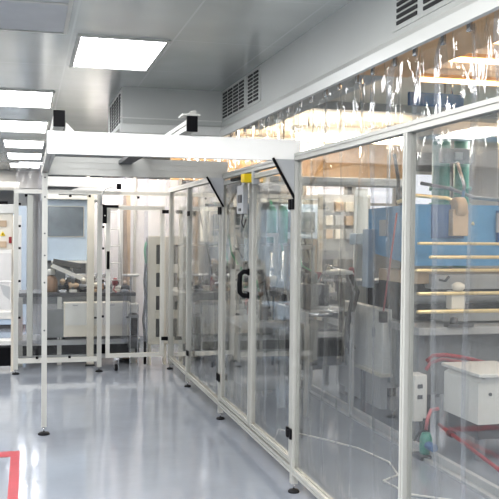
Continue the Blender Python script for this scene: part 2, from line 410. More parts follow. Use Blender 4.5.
# safety switch
t = thing('safety_switch', 'grey safety switch with yellow key holder and black actuator on the fence top rail', 'safety switch', (1.55, 6.1, 1.72))
MB().box(1.515, 1.555, 6.02, 6.20, 1.72, 1.93, .006).box(1.53, 1.556, 6.04, 6.12, 1.93, 1.96, .004).build('switch_body', 'palegrey', t)
MB().box(1.508, 1.516, 6.05, 6.15, 1.80, 1.86, .002).box(1.506, 1.516, 6.07, 6.12, 1.74, 1.76, .001).build('face_slot', 'darkgrey', t)
MB().box(1.50, 1.57, 5.93, 6.03, 1.945, 2.008, .01).build('key_holder', 'yellow', t)
MB().box(1.515, 1.545, 6.03, 6.42, 1.975, 2.0, .006).build('actuator', 'black', t)
MB().box(1.555, 1.60, 5.88, 5.93, 1.93, 2.03, .003).build('mount_plate', 'palegrey', t)
MB().tube([(1.54, 6.1, 1.72), (1.53, 6.11, 1.66), (1.55, 6.13, 1.62), (1.57, 6.13, 1.68)], .006, 6).build('cable', 'darkgrey', t)

# ------------------------------------------------------------------ far guard fence (across, y = 9.6)
FY = 9.6
ff = thing('guard_fence', 'aluminium framed guard fence crossing the far end of the corridor behind the lone post', 'guard fence', (.7, FY, 0))
for x in (-.125, .775):
    bar(MB(), (x, FY, .055), (x, FY, 1.98), .05).build('post', 'alu', ff); foot(ff, x, FY, .06, .04)
MB().box(-.01, .055, FY + .10, FY + .16, .17, 1.96, .006).build('channel_post', 'alu', ff)
for x in (-.125, .775):
    for z in (1.86, 1.62, 1.38, 1.02, .62):
        MB().box(x + .024, x + .05, FY - .02, FY + .005, z - .012, z + .012, .003).build('panel_clip', 'black', ff)
for x, z in ((-.02, 1.955), (.20, 2.035), (.45, 1.96), (.66, 1.96), (1.2, 1.955), (.10, .178), (.45, .178)):
    MB().box(x - .014, x + .014, FY - .032, FY - .02, z - .014, z + .014, .003).build('panel_clip', 'black', ff)
bar(MB(), (-.15, FY, 2.0), (1.56, FY, 2.0), .045).build('top_rail', 'alu_bright', ff)
bar(MB(), (-.10, FY, .145), (.75, FY, .145), .05).build('bottom_rail', 'alu_bright', ff)
MB().box(-.10, .75, FY + .004, FY + .008, .17, 1.97).build('panel', 'panel', ff)
fr = MB(); w = .045; xa, xb, za, zb = .845, 1.50, .155, 1.86
bar(fr, (xa + w / 2, FY, za), (xa + w / 2, FY, zb), w); bar(fr, (xb - w / 2, FY, za), (xb - w / 2, FY, zb), w)
bar(fr, (xa + w, FY, za + w / 2), (xb - w, FY, za + w / 2), w); bar(fr, (xa + w, FY, zb - w / 2), (xb - w, FY, zb - w / 2), w)
fd = fr.build('door', 'alu_bright', ff)
MB().box(xa + w, xb - w, FY + .004, FY + .008, za + w, zb - w).build('pane', 'panel', fd)
MB().box(xa + .005, xa + .035, FY - .06, FY - .035, 1.15, 1.35, .006).box(xa + .008, xa + .03, FY - .04, FY - .02, 1.17, 1.19).box(xa + .008, xa + .03, FY - .04, FY - .02, 1.31, 1.33).build('handle', 'black', fd)
for z in (1.80, .36): MB().box(xb - .03, xb + .045, FY - .045, FY - .02, z - .02, z + .02, .004).build('hinge', 'black', fd)
def caster(parent, x, y):
    MB().box(x - .03, x + .03, y - .03, y + .03, .125, .155, .002).box(x - .026, x - .021, y - .02, y + .03, .03, .13).box(x + .021, x + .026, y - .02, y + .03, .03, .13).build('caster_fork', 'steel', parent)
    MB().lathe([(.03, -.018), (.038, -.012), (.038, .012), (.03, .018)], (x, y + .01, .039), 16, 'x').build('caster_wheel', 'rubber', parent)
caster(fd, .965, FY)
t = thing('door_switch', 'black angled safety switch above the door of the far fence', 'safety switch', (.82, 9.55, 1.66))
MB().box(.80, .845, 9.51, 9.56, 1.66, 1.84, .006).box(.80, .975, 9.52, 9.55, 1.835, 1.865, .004).build('switch_body', 'black', t)
MB().box(.815, .83, 9.505, 9.512, 1.74, 1.752).build('indicator', 'white', t)
t = thing('junction_box', 'small black box at the end of a bent cable on the far fence rail', 'junction box', (.98, 9.55, 2.03))
MB().box(.955, 1.005, 9.53, 9.575, 2.04, 2.105, .006).build('housing', 'black', t)
MB().tube([(.95, 9.54, 2.07), (.88, 9.54, 2.06), (.82, 9.54, 2.03), (.79, 9.54, 1.97), (.785, 9.54, 1.86)], .009, 6).build('cable', 'palegrey', t)

# continuation of the cross fence inside the enclosure, with casters and cream end post
ef = thing('guard_fence', 'cream framed inner fence on casters seen through the clear side panels', 'guard fence', (2.3, FY, 0))
bar(MB(), (1.62, FY, .165), (3.36, FY, .165), .045).build('bottom_rail', 'cream', ef)
bar(MB(), (1.62, FY, 2.0), (3.40, FY, 2.0), .045).build('top_rail', 'cream', ef)
for x in (2.28, 3.37): bar(MB(), (x, FY, .14 if x < 3 else .02), (x, FY, 1.98), .05).build('post', 'cream', ef)
MB().box(3.30, 3.34, FY, FY + .05, .02, 1.5, .004).build('post', 'tan', ef)
MB().box(1.62, 3.28, FY + .004, FY + .008, .19, 1.98).build('panel', 'panel', ef)
for x in (2.08, 2.24): caster(ef, x, FY)

# ------------------------------------------------------------------ PVC strip curtains
def strip(name_loc, z0, z1, width, along, label, group, amp=.02, m='strip', seedv=0, hang=True):
    x, y = name_loc; rnd = random.Random(seedv)
    ph = rnd.uniform(0, 6.28); tw = rnd.uniform(-.25, .25); k = rnd.uniform(2.5, 4.5); lean = rnd.uniform(-.03, .03)
    def f(u, v):
        z = z1 + (z0 - z1) * v; s_ = (u - .5) * width
        bow = amp * math.sin(ph + z * k) * (.3 + .7 * v) + .03 * (u - .5) ** 2 * 4 * .5 + s_ * tw * math.sin(v * 2.2 + ph) * (1 if v > .02 else 0)
        bow += .010 * math.sin(u * 11 + ph + v * 20) * math.exp(-v * 5) + .004 * math.sin(u * 23 + ph) * math.exp(-v * 3) + .007 * math.sin(u * 6 + ph * 2) * math.exp(-v * 6)
        a = s_ * (1 - .08 * abs(math.sin(ph + v * 3))) + lean * v
        return (x + bow, y + a, z) if along == 'y' else (x + a, y + bow, z)
    o = MB().grid(f, 8, 26).build('plastic_strip', m)
    tag(o, label, 'plastic strip', group)
    e = MB()
    for u0, u1 in ((.82, 1),):
        def g(u, v, u0=u0, u1=u1):
            p = f(u0 + (u1 - u0) * u, v); return (p[0] - .0015, p[1], p[2]) if along == 'y' else (p[0], p[1] - .0015, p[2])
        e.grid(g, 1, 26)
    e.build('strip_edge', 'strip_edge', o)
    if hang:
        cl = MB().box(-.008, .004, -.014, .014, -.035, .012, .002) if along == 'y' else MB().box(-.014, .014, -.008, .004, -.035, .012, .002)
        bmesh.ops.translate(cl.bm, vec=Vector((x, y - (width / 2 if along == 'y' else 0), z1)), verts=cl.bm.verts)
        cl.build('hanging_clip', 'steel', o)
    return o
hr = bar(MB(), (1.635, .3, 2.44), (1.635, 9.5, 2.44), .03).build('curtain_rail', 'steel')
tag(hr, 'steel rail under the duct edge from which the clear strips hang', 'rail')
i = 0; y = 2.15
while y < 9.4:
    strip((1.628 + (.012 if i % 2 else 0), y), .12, 2.40, .29, 'y', 'clear plastic strip of the curtain hanging under the duct behind the side fence', 'strip curtain behind the side fence', .012, 'strip', i)
    y += .235; i += 1
for k, sx0 in enumerate((.02, .95, 1.20, 1.45)):
    strip((sx0, 9.78 + (.014 if k % 2 else 0)), .3, 2.3, .30, 'x', 'milky plastic strip hanging behind the far guard fence', 'strip curtain behind the far fence', .012, 'haze' if k != 3 else 'strip', 50 + k)
hr = bar(MB(), (-.1, 9.79, 2.32), (1.56, 9.79, 2.32), .03).build('curtain_rail', 'steel')
tag(hr, 'steel rail carrying the milky strips above the far fence', 'rail')

exec_parts = True
# ------------------------------------------------------------------ machines behind the far fence
def legs(parent, x0, x1, y0, y1, z1, m='alu', w=.04, name='leg'):
    for x in (x0 + w / 2, x1 - w / 2):
        for y in (y0 + w / 2, y1 - w / 2):
            bar(MB(), (x, y, 0), (x, y, z1), w).build(name, m, parent)

# control cabinet at far left
t = thing('control_cabinet', 'cream control cabinet with yellow warning triangle at the left edge', 'control cabinet', (-.33, 9.95, 0))
MB().box(-.62, -.165, 9.8, 10.05, 1.36, 1.76, .006).build('cabinet_box', 'cream', t)
MB().box(-.64, -.15, 9.78, 10.07, 1.76, 1.86, .004).build('top_panel', 'white', t)
for z in (1.645, 1.415): MB().box(-.315, -.23, 9.79, 9.80, z - .035, z + .035, .002).build('dial_plate', 'tan', t)
MB().poly([(-.30, 9.795, 1.51), (-.24, 9.795, 1.51), (-.27, 9.795, 1.56)], (0, -.004, 0)).build('warning_triangle', 'yellow', t)
MB().box(-.274, -.266, 9.786, 9.791, 1.52, 1.54).build('triangle_mark', 'black', t)
MB().box(-.205, -.175, 9.775, 9.80, 1.43, 1.50, .003).build('main_switch', 'red', t)
MB().lathe([(.06, 0), (.06, .03), (.03, .07), (.015, .075)], (-.36, 9.93, 1.86), 12).box(-.35, -.22, 9.9, 9.97, 1.86, 1.90, .01).build('motor', 'black', t)
legs(t, -.64, -.15, 9.80, 10.05, 1.36, 'cream', .03)
MB().box(-.62, -.165, 9.80, 10.05, .98, 1.0).box(-.62, -.165, 9.8, 10.05, .62, .66).box(-.62, -.165, 9.8, 10.05, .30, .34).build('shelf', 'offwhite', t)
MB().box(-.62, -.165, 9.82, 10.05, .06, .26).build('base_plinth', 'black', t)
t = thing('plastic_bag', 'translucent grey plastic bag hanging under the control cabinet', 'bag', (-.33, 9.76, .7))
MB().grid(lambda u, v: (-.48 + .30 * u + .03 * math.sin(v * 7), 9.76 + .03 * math.sin(u * 6 + v * 4), 1.32 - .62 * v), 10, 14).build('bag_sheet', 'haze', t)
MB().poly([(-.30, 9.74, .98), (-.19, 9.74, .95), (-.19, 9.74, .80), (-.26, 9.74, .86)], (0, .01, 0)).build('white_sheet', 'palegrey', t)

# machine with smoked window
t = thing('processing_machine', 'pale blue machine housing with a smoked grey window behind the far fence', 'machine', (.45, 11.0, 0))
mb = MB().box(.18, .74, 10.8, 11.6, 1.20, 1.955, .01); mb.build('housing', 'lightblue', t)
MB().box(.235, .67, 10.785, 10.80, 1.50, 1.87, .006).build('window', 'screen', t)
MB().box(.225, .68, 10.79, 10.803, 1.49, 1.50).box(.225, .68, 10.79, 10.803, 1.87, 1.88).box(.225, .235, 10.79, 10.803, 1.49, 1.88).box(.67, .68, 10.79, 10.803, 1.49, 1.88).build('window_frame', 'offwhite', t)
MB().box(.16, .9, 10.7, 11.7, 1.955, 2.07, .01).build('top_cover', 'white', t)
MB().box(.28, .78, 10.7, 10.8, 1.17, 1.20, .004).build('shelf', 'white', t)
MB().box(.18, .74, 10.9, 11.6, .70, 1.17).build('lower_body', 'grey', t)
for x in (.18, .72): bar(MB(), (x, 10.8, 0), (x, 10.8, 1.2), .04).build('leg', 'offwhite', t)
t = thing('monitor', 'dark tilted operator panel on an arm beneath the pale blue machine', 'monitor', (.45, 10.5, 1.1))
MB().box(-.17, .17, -.015, .015, -.035, .035, .006, Matrix.Translation((.46, 10.5, 1.17)) @ Matrix.Rotation(.18, 4, 'Y')).build('screen_body', 'darkgrey', t)
MB().tube([(.5, 10.52, 1.15), (.55, 10.65, 1.0), (.56, 10.8, .9)], .015, 8).build('arm', 'steel', t)
t = thing('feed_chute', 'pale yellow sloping chute board over the worktop behind the far fence', 'chute', (.45, 10.35, .95))
MB().box(-.22, .22, -.06, .06, -.012, .012, .003, Matrix.Translation((.47, 10.35, 1.06)) @ Matrix.Rotation(.42, 4, 'Y')).build('board', 'paleyellow', t)
MB().box(-.22, .22, -.065, -.055, -.012, .035, 0, Matrix.Translation((.47, 10.35, 1.06)) @ Matrix.Rotation(.42, 4, 'Y')).build('lip', 'offwhite', t)
MB().lathe([(.07, 0), (.075, .02), (.075, .14), (.05, .18), (.02, .2)], (.27, 10.4, .84), 14).build('hopper', 'brown', t)
MB().lathe([(.04, 0), (.045, .01), (.045, .06), (.03, .07)], (.27, 10.4, 1.045), 14).build('hopper_lid', 'white', t)

# worktop with base cabinets
t = thing('workbench', 'long workbench with white drawer cabinets and dark machinery behind the far fence', 'workbench', (.7, 10.3, 0))
MB().box(-.1, 1.25, 10.15, 10.75, .80, .845, .004).build('worktop', 'darkgrey', t)
MB().box(-.1, 1.25, 10.2, 10.75, .715, .80).build('under_frame', 'grey', t)
for (a, b_) in ((.405, .80), (.83, 1.17)):
    c_ = MB().box(a, b_, 10.05, 10.6, .34, .74, .006).build('cabinet', 'cream', t)
    MB().box(a + .015, b_ - .015, 10.04, 10.052, .475, .735, .002).build('cabinet_door', 'white', c_)
    MB().box(a + .1, a + .16, 10.03, 10.04, .70, .715, .002).build('pull', 'palegrey', c_)
    MB().box(b_ - .05, b_ - .02, 10.03, 10.04, .55, .57, .002).build('catch', 'black', c_)
MB().box(-.12, 1.3, 10.1, 10.7, .24, .30).box(-.12, 1.3, 10.12, 10.16, .07, .12).build('base_frame', 'palegrey', t)
MB().box(-.12, 1.3, 10.2, 10.7, .10, .235).box(.2, .42, 10.15, 10.7, .30, .42).build('base_plinth', 'black', t)
for x in (-.08, .36, 1.22): bar(MB(), (x, 10.17, 0), (x, 10.17, .8), .05).build('leg', 'alu', t)
MB().box(.19, .43, 10.1, 10.18, .33, .66, .004).build('grey_box', 'grey', t)
# gadgets on the worktop: small assemblies
rnd = random.Random(3)
kinds = ['steel', 'offwhite', 'black', 'tan', 'grey', 'cream']
spec = [(.40, 'small steel clamp fixture'), (.52, 'small dark motor unit'), (.64, 'small pale valve block'), (.76, 'small brass and steel spindle'),
        (.93, 'small round motor'), (1.03, 'small tan fixture block'), (1.13, 'small steel spindle with knob')]
for k, (x, lb) in enumerate(spec):
    t = thing('bench_fixture', lb + ' on the workbench behind the far fence, ' + ['leftmost', 'second from left', 'third from left', 'middle', 'third from right', 'second from right', 'rightmost'][k], 'fixture', (x, 10.3, .845), 'fixtures on the workbench')
    h = rnd.uniform(.08, .2)
    MB().box(x - .045, x + .045, 10.25, 10.35, .845, .875, .004).build('base', kinds[k % 6], t)
    MB().lathe([(.02, .03), (.02, h), (.032, h), (.032, h + .03), (.012, h + .05)], (x, 10.3, .845), 12).build('spindle', kinds[(k + 3) % 6], t)
    MB().lathe([(.025, -.06), (.03, -.05), (.03, .04), (.015, .06)], (x + .01, 10.3, .845 + h * .55), 10, 'x').build('motor', kinds[(k + 2) % 6], t)
t = thing('partition_screen', 'pale lilac partition behind the workbench and far door', 'partition', (1.3, 11.9, 0))
MB().box(.78, 2.1, 11.9, 11.94, .1, 2.3, .004).build('sheet', 'lilac', t)
for x in (.78, 1.42, 2.06): MB().box(x, x + .04, 11.87, 11.9, 0, 2.32, .003).build('upright', 'alu', t)
t = thing('press_unit', 'dark press unit with steel columns at the back of the workbench', 'press', (.75, 10.6, .845))
MB().box(.42, .62, 10.5, 10.7, .845, .98, .006).box(.72, 1.0, 10.5, 10.7, .845, .95, .006).build('block', 'darkgrey', t)
MB().box(.44, .98, 10.52, 10.68, 1.0, 1.05, .004).build('top_plate', 'steel', t)
for x in (.46, .6, .74, .95): MB().lathe([(.014, .845), (.014, 1.0)], (x, 10.6, 0), 8).build('column', 'steel', t)
MB().box(.47, .57, 10.48, 10.5, .87, .95).box(.78, .9, 10.48, 10.5, .86, .93).build('cover', 'brown', t)
# columns
for (x0, x1, y, m, lb) in ((.665, .745, 10.0, 'cream', 'beige pillar left of the far fence door'), (1.06, 1.11, 10.3, 'offwhite', 'pale upright profile seen through the far door'), (1.12, 1.205, 10.35, 'tan', 'tan upright pillar seen through the far door')):
    t = thing('pillar', lb, 'pillar', ((x0 + x1) / 2, y, 0))
    MB().box(x0, x1, y, y + .07, .02, 2.02, .006).build('shaft', m, t)
    MB().box(x0 - .015, x1 + .015, y - .012, y + .082, 0, .02, .003).build('base_plate', 'darkgrey', t)
    MB().box(x0 - .01, x1 + .01, y - .008, y + .078, 2.02, 2.04, .003).build('cap', 'palegrey', t)
# ladder rack
t = thing('step_ladder', 'slim white ladder leaning behind the far fence door', 'ladder', (1.05, 10.0, .8))
for dx in (0, -.17): MB().tube([(1.07 + dx, 10.0, .95), (1.03 + dx, 10.12, 1.85)], .010, 8).build('stile', 'white', t)
for k in range(5):
    f_ = k / 4; MB().tube([(1.065 - .04 * f_, 10.01 + .1 * f_, 1.0 + .8 * f_), (.895 - .04 * f_, 10.01 + .1 * f_, 1.0 + .8 * f_)], .008, 6).build('rung', 'white', t)
t = thing('round_tray', 'small white round tray table behind the far fence door', 'tray', (1.17, 10.0, .8))
MB().lathe([(.09, .2), (.10, .21), (.10, .225), (.085, .215)], (1.17, 10.0, .845), 18).build('tray_top', 'white', t)
MB().lathe([(.012, 0), (.012, .2)], (1.17, 10.0, .845), 8).build('stem', 'steel', t)
# slotted frame panel
t = thing('slotted_panel', 'tall cream panel with a column of rectangular openings beside the corner post', 'panel', (1.45, 9.9, .2))
mb = MB(); xs = (1.27, 1.38, 1.44, 1.55)
mb.box(1.36, 1.455, 9.9, 9.95, .25, 1.52, .003).box(1.52, 1.60, 9.9, 9.95, .25, 1.52, .003)
for z in (.25, .55, .82, 1.09, 1.42): mb.box(1.45, 1.525, 9.9, 9.95, z, z + (.10 if z != .25 else .08))
mb.build('face', 'cream', t)
MB().box(1.36, 1.60, 10.06, 10.08, .25, 1.5).build('backing', 'darkgrey', t)
for x in (1.38, 1.56): MB().box(x, x + .03, 9.95, 10.06, 0, .3).build('leg', 'cream', t)
t = thing('hose', 'green hose hanging down the left edge of the slotted cream panel', 'hose', (1.245, 9.9, .6))
t2 = MB().tube([(1.335, 9.9, 1.45), (1.32, 9.9, 1.35), (1.335, 9.9, 1.2)], .014, 8).build('green_sleeve', 'green', t)
MB().tube([(1.335, 9.9, 1.2), (1.32, 9.9, 1.0), (1.335, 9.9, .8), (1.31, 9.9, .55), (1.33, 9.9, .3), (1.33, 9.9, .02)], .016, 8).build('black_hose', 'black', t)
t = thing('equipment_cart', 'low dark equipment cart with a pale box under the bench end', 'cart', (1.2, 10.0, 0))
MB().box(1.15, 1.26, 9.95, 10.3, .62, .72, .004).build('upper_box', 'offwhite', t)
MB().box(1.17, 1.26, 9.95, 10.3, .36, .56, .004).build('dark_unit', 'black', t)
MB().box(1.15, 1.26, 9.93, 10.3, .56, .60).build('shelf', 'grey', t)
MB().box(1.16, 1.26, 9.95, 10.3, .2, .34, .004).build('lower_unit', 'darkgrey', t)
for x in (1.155, 1.245): MB().box(x, x + .012, 9.94, 9.95, 0, .72).build('leg', 'steel', t)
t = thing('hose_valve', 'small red valve with pink hose on the workbench behind the far fence', 'valve', (1.0, 10.1, .9))
MB().lathe([(.03, 0), (.035, .02), (.035, .06), (.015, .09)], (1.0, 10.12, .93), 12).build('valve_knob', 'red', t)
MB().tube([(1.0, 10.12, .93), (.98, 10.12, .88), (1.02, 10.12, .85)], .01, 6).build('tube', 'pink', t)
# upper inclined light cover above the far fence
t = thing('light_hood', 'sloping grey hood above the pale blue machine', 'hood', (.6, 10.3, 2.05))
MB().poly([(.35, 10.2, 2.0), (.62, 10.2, 2.1), (.9, 10.2, 2.1), (.72, 10.2, 2.0)], (0, .3, 0)).build('hood_panel', 'palegrey', t)

# ------------------------------------------------------------------ generic stations inside the side enclosure
def station(label, x0, x1, y0, y1, hb, hu, body, upper, n=3, seedv=1, upper_frac=(.1, .8)):
    rnd = random.Random(seedv)
    t = thing('assembly_station', label, 'machine', ((x0 + x1) / 2, (y0 + y1) / 2, 0))
    legs(t, x0, x1, y0, y1, hb - .05, 'alu', .05)
    MB().box(x0 - .02, x1 + .02, y0 - .02, y1 + .02, hb - .05, hb, .005).build('worktop', 'palegrey', t)
    b0 = MB().box(x0 + .06, x1 - .06, y0 + .03, y1 - .03, .16, hb - .16, .006).build('base_cabinet', body, t)
    w = (x1 - x0 - .16) / n
    for k in range(n):
        a = x0 + .08 + k * w
        d = MB().box(a + .01, a + w - .01, y0 + .018, y0 + .032, .19, hb - .19, .003).build('cabinet_door', body, b0)
        MB().box(a + w - .05, a + w - .03, y0 + .004, y0 + .02, hb * .5, hb * .5 + .08, .003).build('handle', 'black', b0)
    # upright frame
    for x in (x0 + .03, x1 - .03):
        bar(MB(), (x, y1 - .05, hb), (x, y1 - .05, hu), .045).build('upright', 'alu', t)
    bar(MB(), (x0, y1 - .05, hu), (x1, y1 - .05, hu), .045).build('crossbar', 'alu', t)
    bar(MB(), (x0, y1 - .05, (hb + hu) / 2), (x1, y1 - .05, (hb + hu) / 2), .03).build('crossbar', 'steel', t)
    if upper:
        a = x0 + (x1 - x0) * upper_frac[0]; b_ = x0 + (x1 - x0) * upper_frac[1]
        u = MB().box(a, b_, y0 + .2, y1 - .02, hu - .5, hu - .06, .008).build('upper_housing', upper, t)
        MB().box(a + .06, b_ - .06, y0 + .188, y0 + .2, hu - .42, hu - .16, .004).build('window', 'screen', u)
    # working heads on the table
    k = 0; x = x0 + .12
    while x < x1 - .1:
        h = rnd.uniform(.10, .34); c = rnd.choice(['steel', 'grey', 'black', 'cream', 'darkgrey', 'palegrey', 'tan'])
        hd = MB().box(x - .05, x + .05, y0 + .12, y0 + .26, hb, hb + .05, .004).lathe([(.022, .05), (.022, h), (.04, h), (.04, h + .06), (.02, h + .08)], (x, y0 + .19, hb), 12).build('tool_head', c, t)
        MB().lathe([(.03, -.05), (.035, -.04), (.035, .05), (.012, .07)], (x, y0 + .15, hb + h * .6), 10, 'y').build('motor', rnd.choice(['black', 'steel', 'darkgrey']), hd)
        x += rnd.uniform(.14, .22); k += 1
    for q in range(16 * n // 2):
        a = rnd.uniform(x0 + .05, x1 - .05); b_ = rnd.uniform(y0 + .04, y1 - .12); z = hb + rnd.choice([0, 0, 0, .0, .12, .22]); w = rnd.uniform(.02, .05); h = rnd.uniform(.03, .16)
        mm = rnd.choice(['steel', 'black', 'darkgrey', 'white', 'black', 'green', 'tan', 'darkgrey', 'brown', 'red'] if q % 7 == 0 else ['steel', 'black', 'darkgrey', 'white', 'black', 'darkgrey'])
        g = MB()
        if z > hb: g.box(a - .008, a + .008, b_ - .008, b_ + .008, hb, z)
        if q % 3: g.box(a - w, a + w, b_ - w * .7, b_ + w * .7, z, z + h, .004)
        else: g.lathe([(w * .6, 0), (w * .7, .01), (w * .7, h), (w * .3, h + .02)], (a, b_, z), 10)
        g.build('fitting', mm, t)
    mb = MB()
    for q in range(2):
        a = rnd.uniform(x0 + .1, x1 - .2)
        mb.tube([(a, y1 - .08, hu), (a + .03, y1 - .12, hu - .2), (a + .1, y0 + .3, hb + .35), (a + .12, y0 + .22, hb + .1)], .010, 6)
        mb.build('cable', ['black', 'green'][q], t); mb = MB()
    return t
station('cream assembly station just beyond the corner post, seen through the side panels', 1.75, 2.75, 10.0, 10.7, .85, 1.95, 'offwhite', 'cream', 3, 4, (.38, .62))
station('grey assembly station with pale blue housing behind the inner fence', 2.95, 4.1, 10.2, 11.0, .82, 2.0, 'palegrey', 'lightblue', 3, 9, (.15, .6))
station('dark assembly station inside the fence, in line with the double door', 1.95, 2.62, 8.2, 8.85, .80, 1.55, 'grey', None, 2, 12)

station('dark press station with cables, second in the row inside the side fence', 2.68, 3.03, 8.3, 8.85, .82, 1.42, 'darkgrey', None, 2, 21)
station('grey sorting station with dark tool heads beyond the roller conveyor', 1.85, 2.25, 7.3, 7.9, .78, 1.25, 'grey', None, 1, 33)
# green extractor columns behind the door
for x, y, lb in ((2.84, 9.85, 'left green upright cylinder seen through the double door'), (2.98, 9.85, 'right green upright cylinder seen through the double door')):
    t = thing('extractor_column', lb, 'column', (x, y, 0))
    MB().lathe([(.05, 1.45), (.06, 1.47), (.06, 1.84), (.04, 1.88), (.03, 1.9)], (x, y, 0), 18).build('cylinder', 'teal', t)
    MB().lathe([(.02, .02), (.02, 1.35)], (x, y, 0), 10).build('pole', 'steel', t)
    MB().lathe([(.065, 0), (.065, .02), (.03, .03)], (x, y, 0), 16).build('base', 'darkgrey', t)

# conveyor table running in depth near the side panels
t = thing('conveyor', 'low roller conveyor with steel rollers running along inside the side fence', 'conveyor', (2.55, 7.2, 0))
MB().box(2.30, 2.33, 6.9, 8.05, .80, .90, .004).box(2.72, 2.75, 6.9, 8.05, .80, .90, .004).build('side_rail', 'palegrey', t)
for k in range(9): MB().lathe([(.022, 0), (.022, .39)], (2.33, 6.98 + k * .12, .875), 10, 'x').build('roller', 'steel', t)
legs(t, 2.30, 2.75, 6.9, 8.05, .80, 'alu', .04)
MB().box(2.33, 2.72, 7.0, 7.8, .42, .74, .006).build('drive_box', 'darkgrey', t)
MB().box(2.40, 2.62, 7.2, 7.45, .90, 1.12, .01).lathe([(.05, .22), (.05, .30), (.02, .33)], (2.5, 7.32, .90), 12).build('drive_motor', 'darkgrey', t)
t = thing('inspection_lamp', 'round white inspection lamp on a bent arm over the conveyor', 'lamp', (2.6, 7.6, .9))
MB().lathe([(.02, 0), (.13, -.02), (.15, -.05), (.14, -.055), (.02, -.03)], (2.80, 7.45, 1.25), 20).build('lamp_shade', 'white', t)
MB().tube([(2.735, 7.9, .9), (2.76, 7.9, 1.1), (2.80, 7.75, 1.27), (2.80, 7.45, 1.25)], .011, 8).build('arm', 'steel', t)
t = thing('signal_beacon', 'small red beacon on top of the grey box among the machines', 'beacon', (2.83, 7.75, 1.15))
MB().lathe([(.03, 0), (.03, .07), (.02, .09)], (3.05, 7.75, 1.16), 12).build('lens', 'red', t)
MB().lathe([(.035, 0), (.035, .03), (.03, .03)], (3.05, 7.75, 1.13), 12).build('base', 'black', t)
t = thing('electrical_cabinet', 'grey upright electrical cabinet with a dark open door inside the fence', 'cabinet', (2.95, 7.8, 0))
MB().box(3.0, 3.48, 7.6, 7.95, .08, 1.13, .008).build('cabinet_body', 'palegrey', t)
MB().box(2.995, 3.0, 7.63, 7.92, .5, 1.1).build('open_front', 'darkgrey', t)
MB().box(3.16, 3.28, 7.585, 7.6, .7, 1.10, .003).build('dark_door', 'black', t)
MB().box(3.03, 3.14, 7.588, 7.6, .2, 1.08, .003).build('door', 'cream', t)
MB().box(3.01, 3.47, 7.61, 7.94, 0, .08).build('plinth', 'black', t)
t = thing('cable_bundle', 'thick dark bundle of hanging cables beside the white side cabinet', 'cables', (2.7, 7.3, .5))
rnd = random.Random(8)
for k in range(7):
    a = rnd.uniform(-.07, .07)
    MB().tube([(2.66 + a, 6.95, 1.22), (2.70 + a * 1.3, 6.93, 1.0 + a), (2.66 + a * .6, 6.92, .75), (2.69 + a, 6.93, .5 + a)], .016, 7).build('cable', 'black' if k != 3 else 'darkgrey', t)

# white side cabinets of the process line (x = 2.8)
t = thing('side_cabinet', 'low white cabinet with overhanging edge on the machine line behind the strips', 'cabinet', (3.0, 7.2, 0))
MB().box(2.86, 2.945, 6.55, 7.5, .40, .95, .008).build('cabinet_body', 'white', t)
MB().box(2.84, 2.95, 6.53, 7.52, .385, .415, .004).build('lower_edge', 'cream', t)
MB().box(2.88, 2.94, 6.62, 7.45, .10, .385).build('base', 'palegrey', t)
MB().box(2.85, 2.88, 6.95, 6.99, 0, .40).build('leg', 'darkgrey', t)
MB().box(2.85, 2.86, 6.7, 6.76, .70, .78, .003).build('latch', 'palegrey', t)

# ------------------------------------------------------------------ blue process line machine
t = thing('process_machine', 'large machine with a blue hood and brass coloured guide rods at the right', 'machine', (3.9, 6.6, 0))
mb = MB()
mb.poly([(2.8, 6.2, 1.33), (2.8, 7.15, 1.42), (2.8, 7.15, 1.80), (2.8, 6.2, 1.82)], (2.6, 0, 0)).build('hood', 'blue', t)
MB().box(2.94, 3.22, 6.17, 6.20, 1.55, 1.82, .004).box(3.52, 3.9, 6.17, 6.2, 1.5, 1.78, .004).build('recess_shade', 'deepblue', t)  # raised plates, recess shade put into their deep blue
MB().box(2.78, 2.798, 6.72, 6.86, 1.56, 1.70, .003).build('notice_plate', 'palegrey', t)
MB().box(2.74, 2.80, 7.0, 7.14, 1.10, 1.62, .008).build('hood_flap', 'lightblue', t)
MB().box(3.08, 3.22, 6.10, 6.18, 1.57, 1.78, .008).lathe([(.07, -.05), (.08, -.03), (.08, .03), (.05, .05)], (3.15, 6.13, 1.80), 14, 'x').build('gear_motor', 'tan', t)
MB().box(3.50, 3.62, 6.14, 6.17, 1.60, 1.76, .003).build('notice_plate', 'palegrey', t)
for z, y, x0, r_ in ((1.510, 6.06, 2.76, .012), (1.405, 6.02, 2.84, .014), (1.30, 6.06, 2.74, .013), (1.125, 5.98, 2.72, .014), (.985, 5.98, 2.72, .016)):
    MB().lathe([(r_ * .7, 0), (r_, .02), (r_, 2.4), (r_ * .7, 2.42)], (x0, y, z), 12, 'x').build('guide_rod', 'gold', t)
MB().lathe([(.035, 0), (.035, 2.4)], (2.80, 6.35, 1.21), 16, 'x').build('roller', 'steel', t)
MB().lathe([(.04, 0), (.04, 2.4)], (2.80, 6.30, 1.06), 16, 'x').build('roller', 'grey', t)
MB().box(2.80, 5.4, 6.30, 6.9, 1.18, 1.28).build('cross_member', 'tan', t)
MB().box(2.80, 5.4, 6.40, 6.9, .87, 1.18).build('cavity_shade', 'black', t)  # solid black block, the shade inside the machine put into its colour
MB().box(2.98, 5.4, 6.20, 6.38, 1.14, 1.26, .006).box(3.06, 5.4, 6.2, 6.38, .88, .96, .006).build('middle_panel', 'palegrey', t)
MB().box(2.74, 5.4, 5.98, 6.9, .80, .86, .006).build('bed_edge', 'palegrey', t)
MB().box(2.79, 5.4, 6.08, 6.88, .32, .80, .006).build('bed_panel', 'grey', t)
for x in (2.82, 3.9, 5.0): MB().box(x, x + .1, 6.12, 6.2, 0, .4, .004).build('leg', 'darkgrey', t)
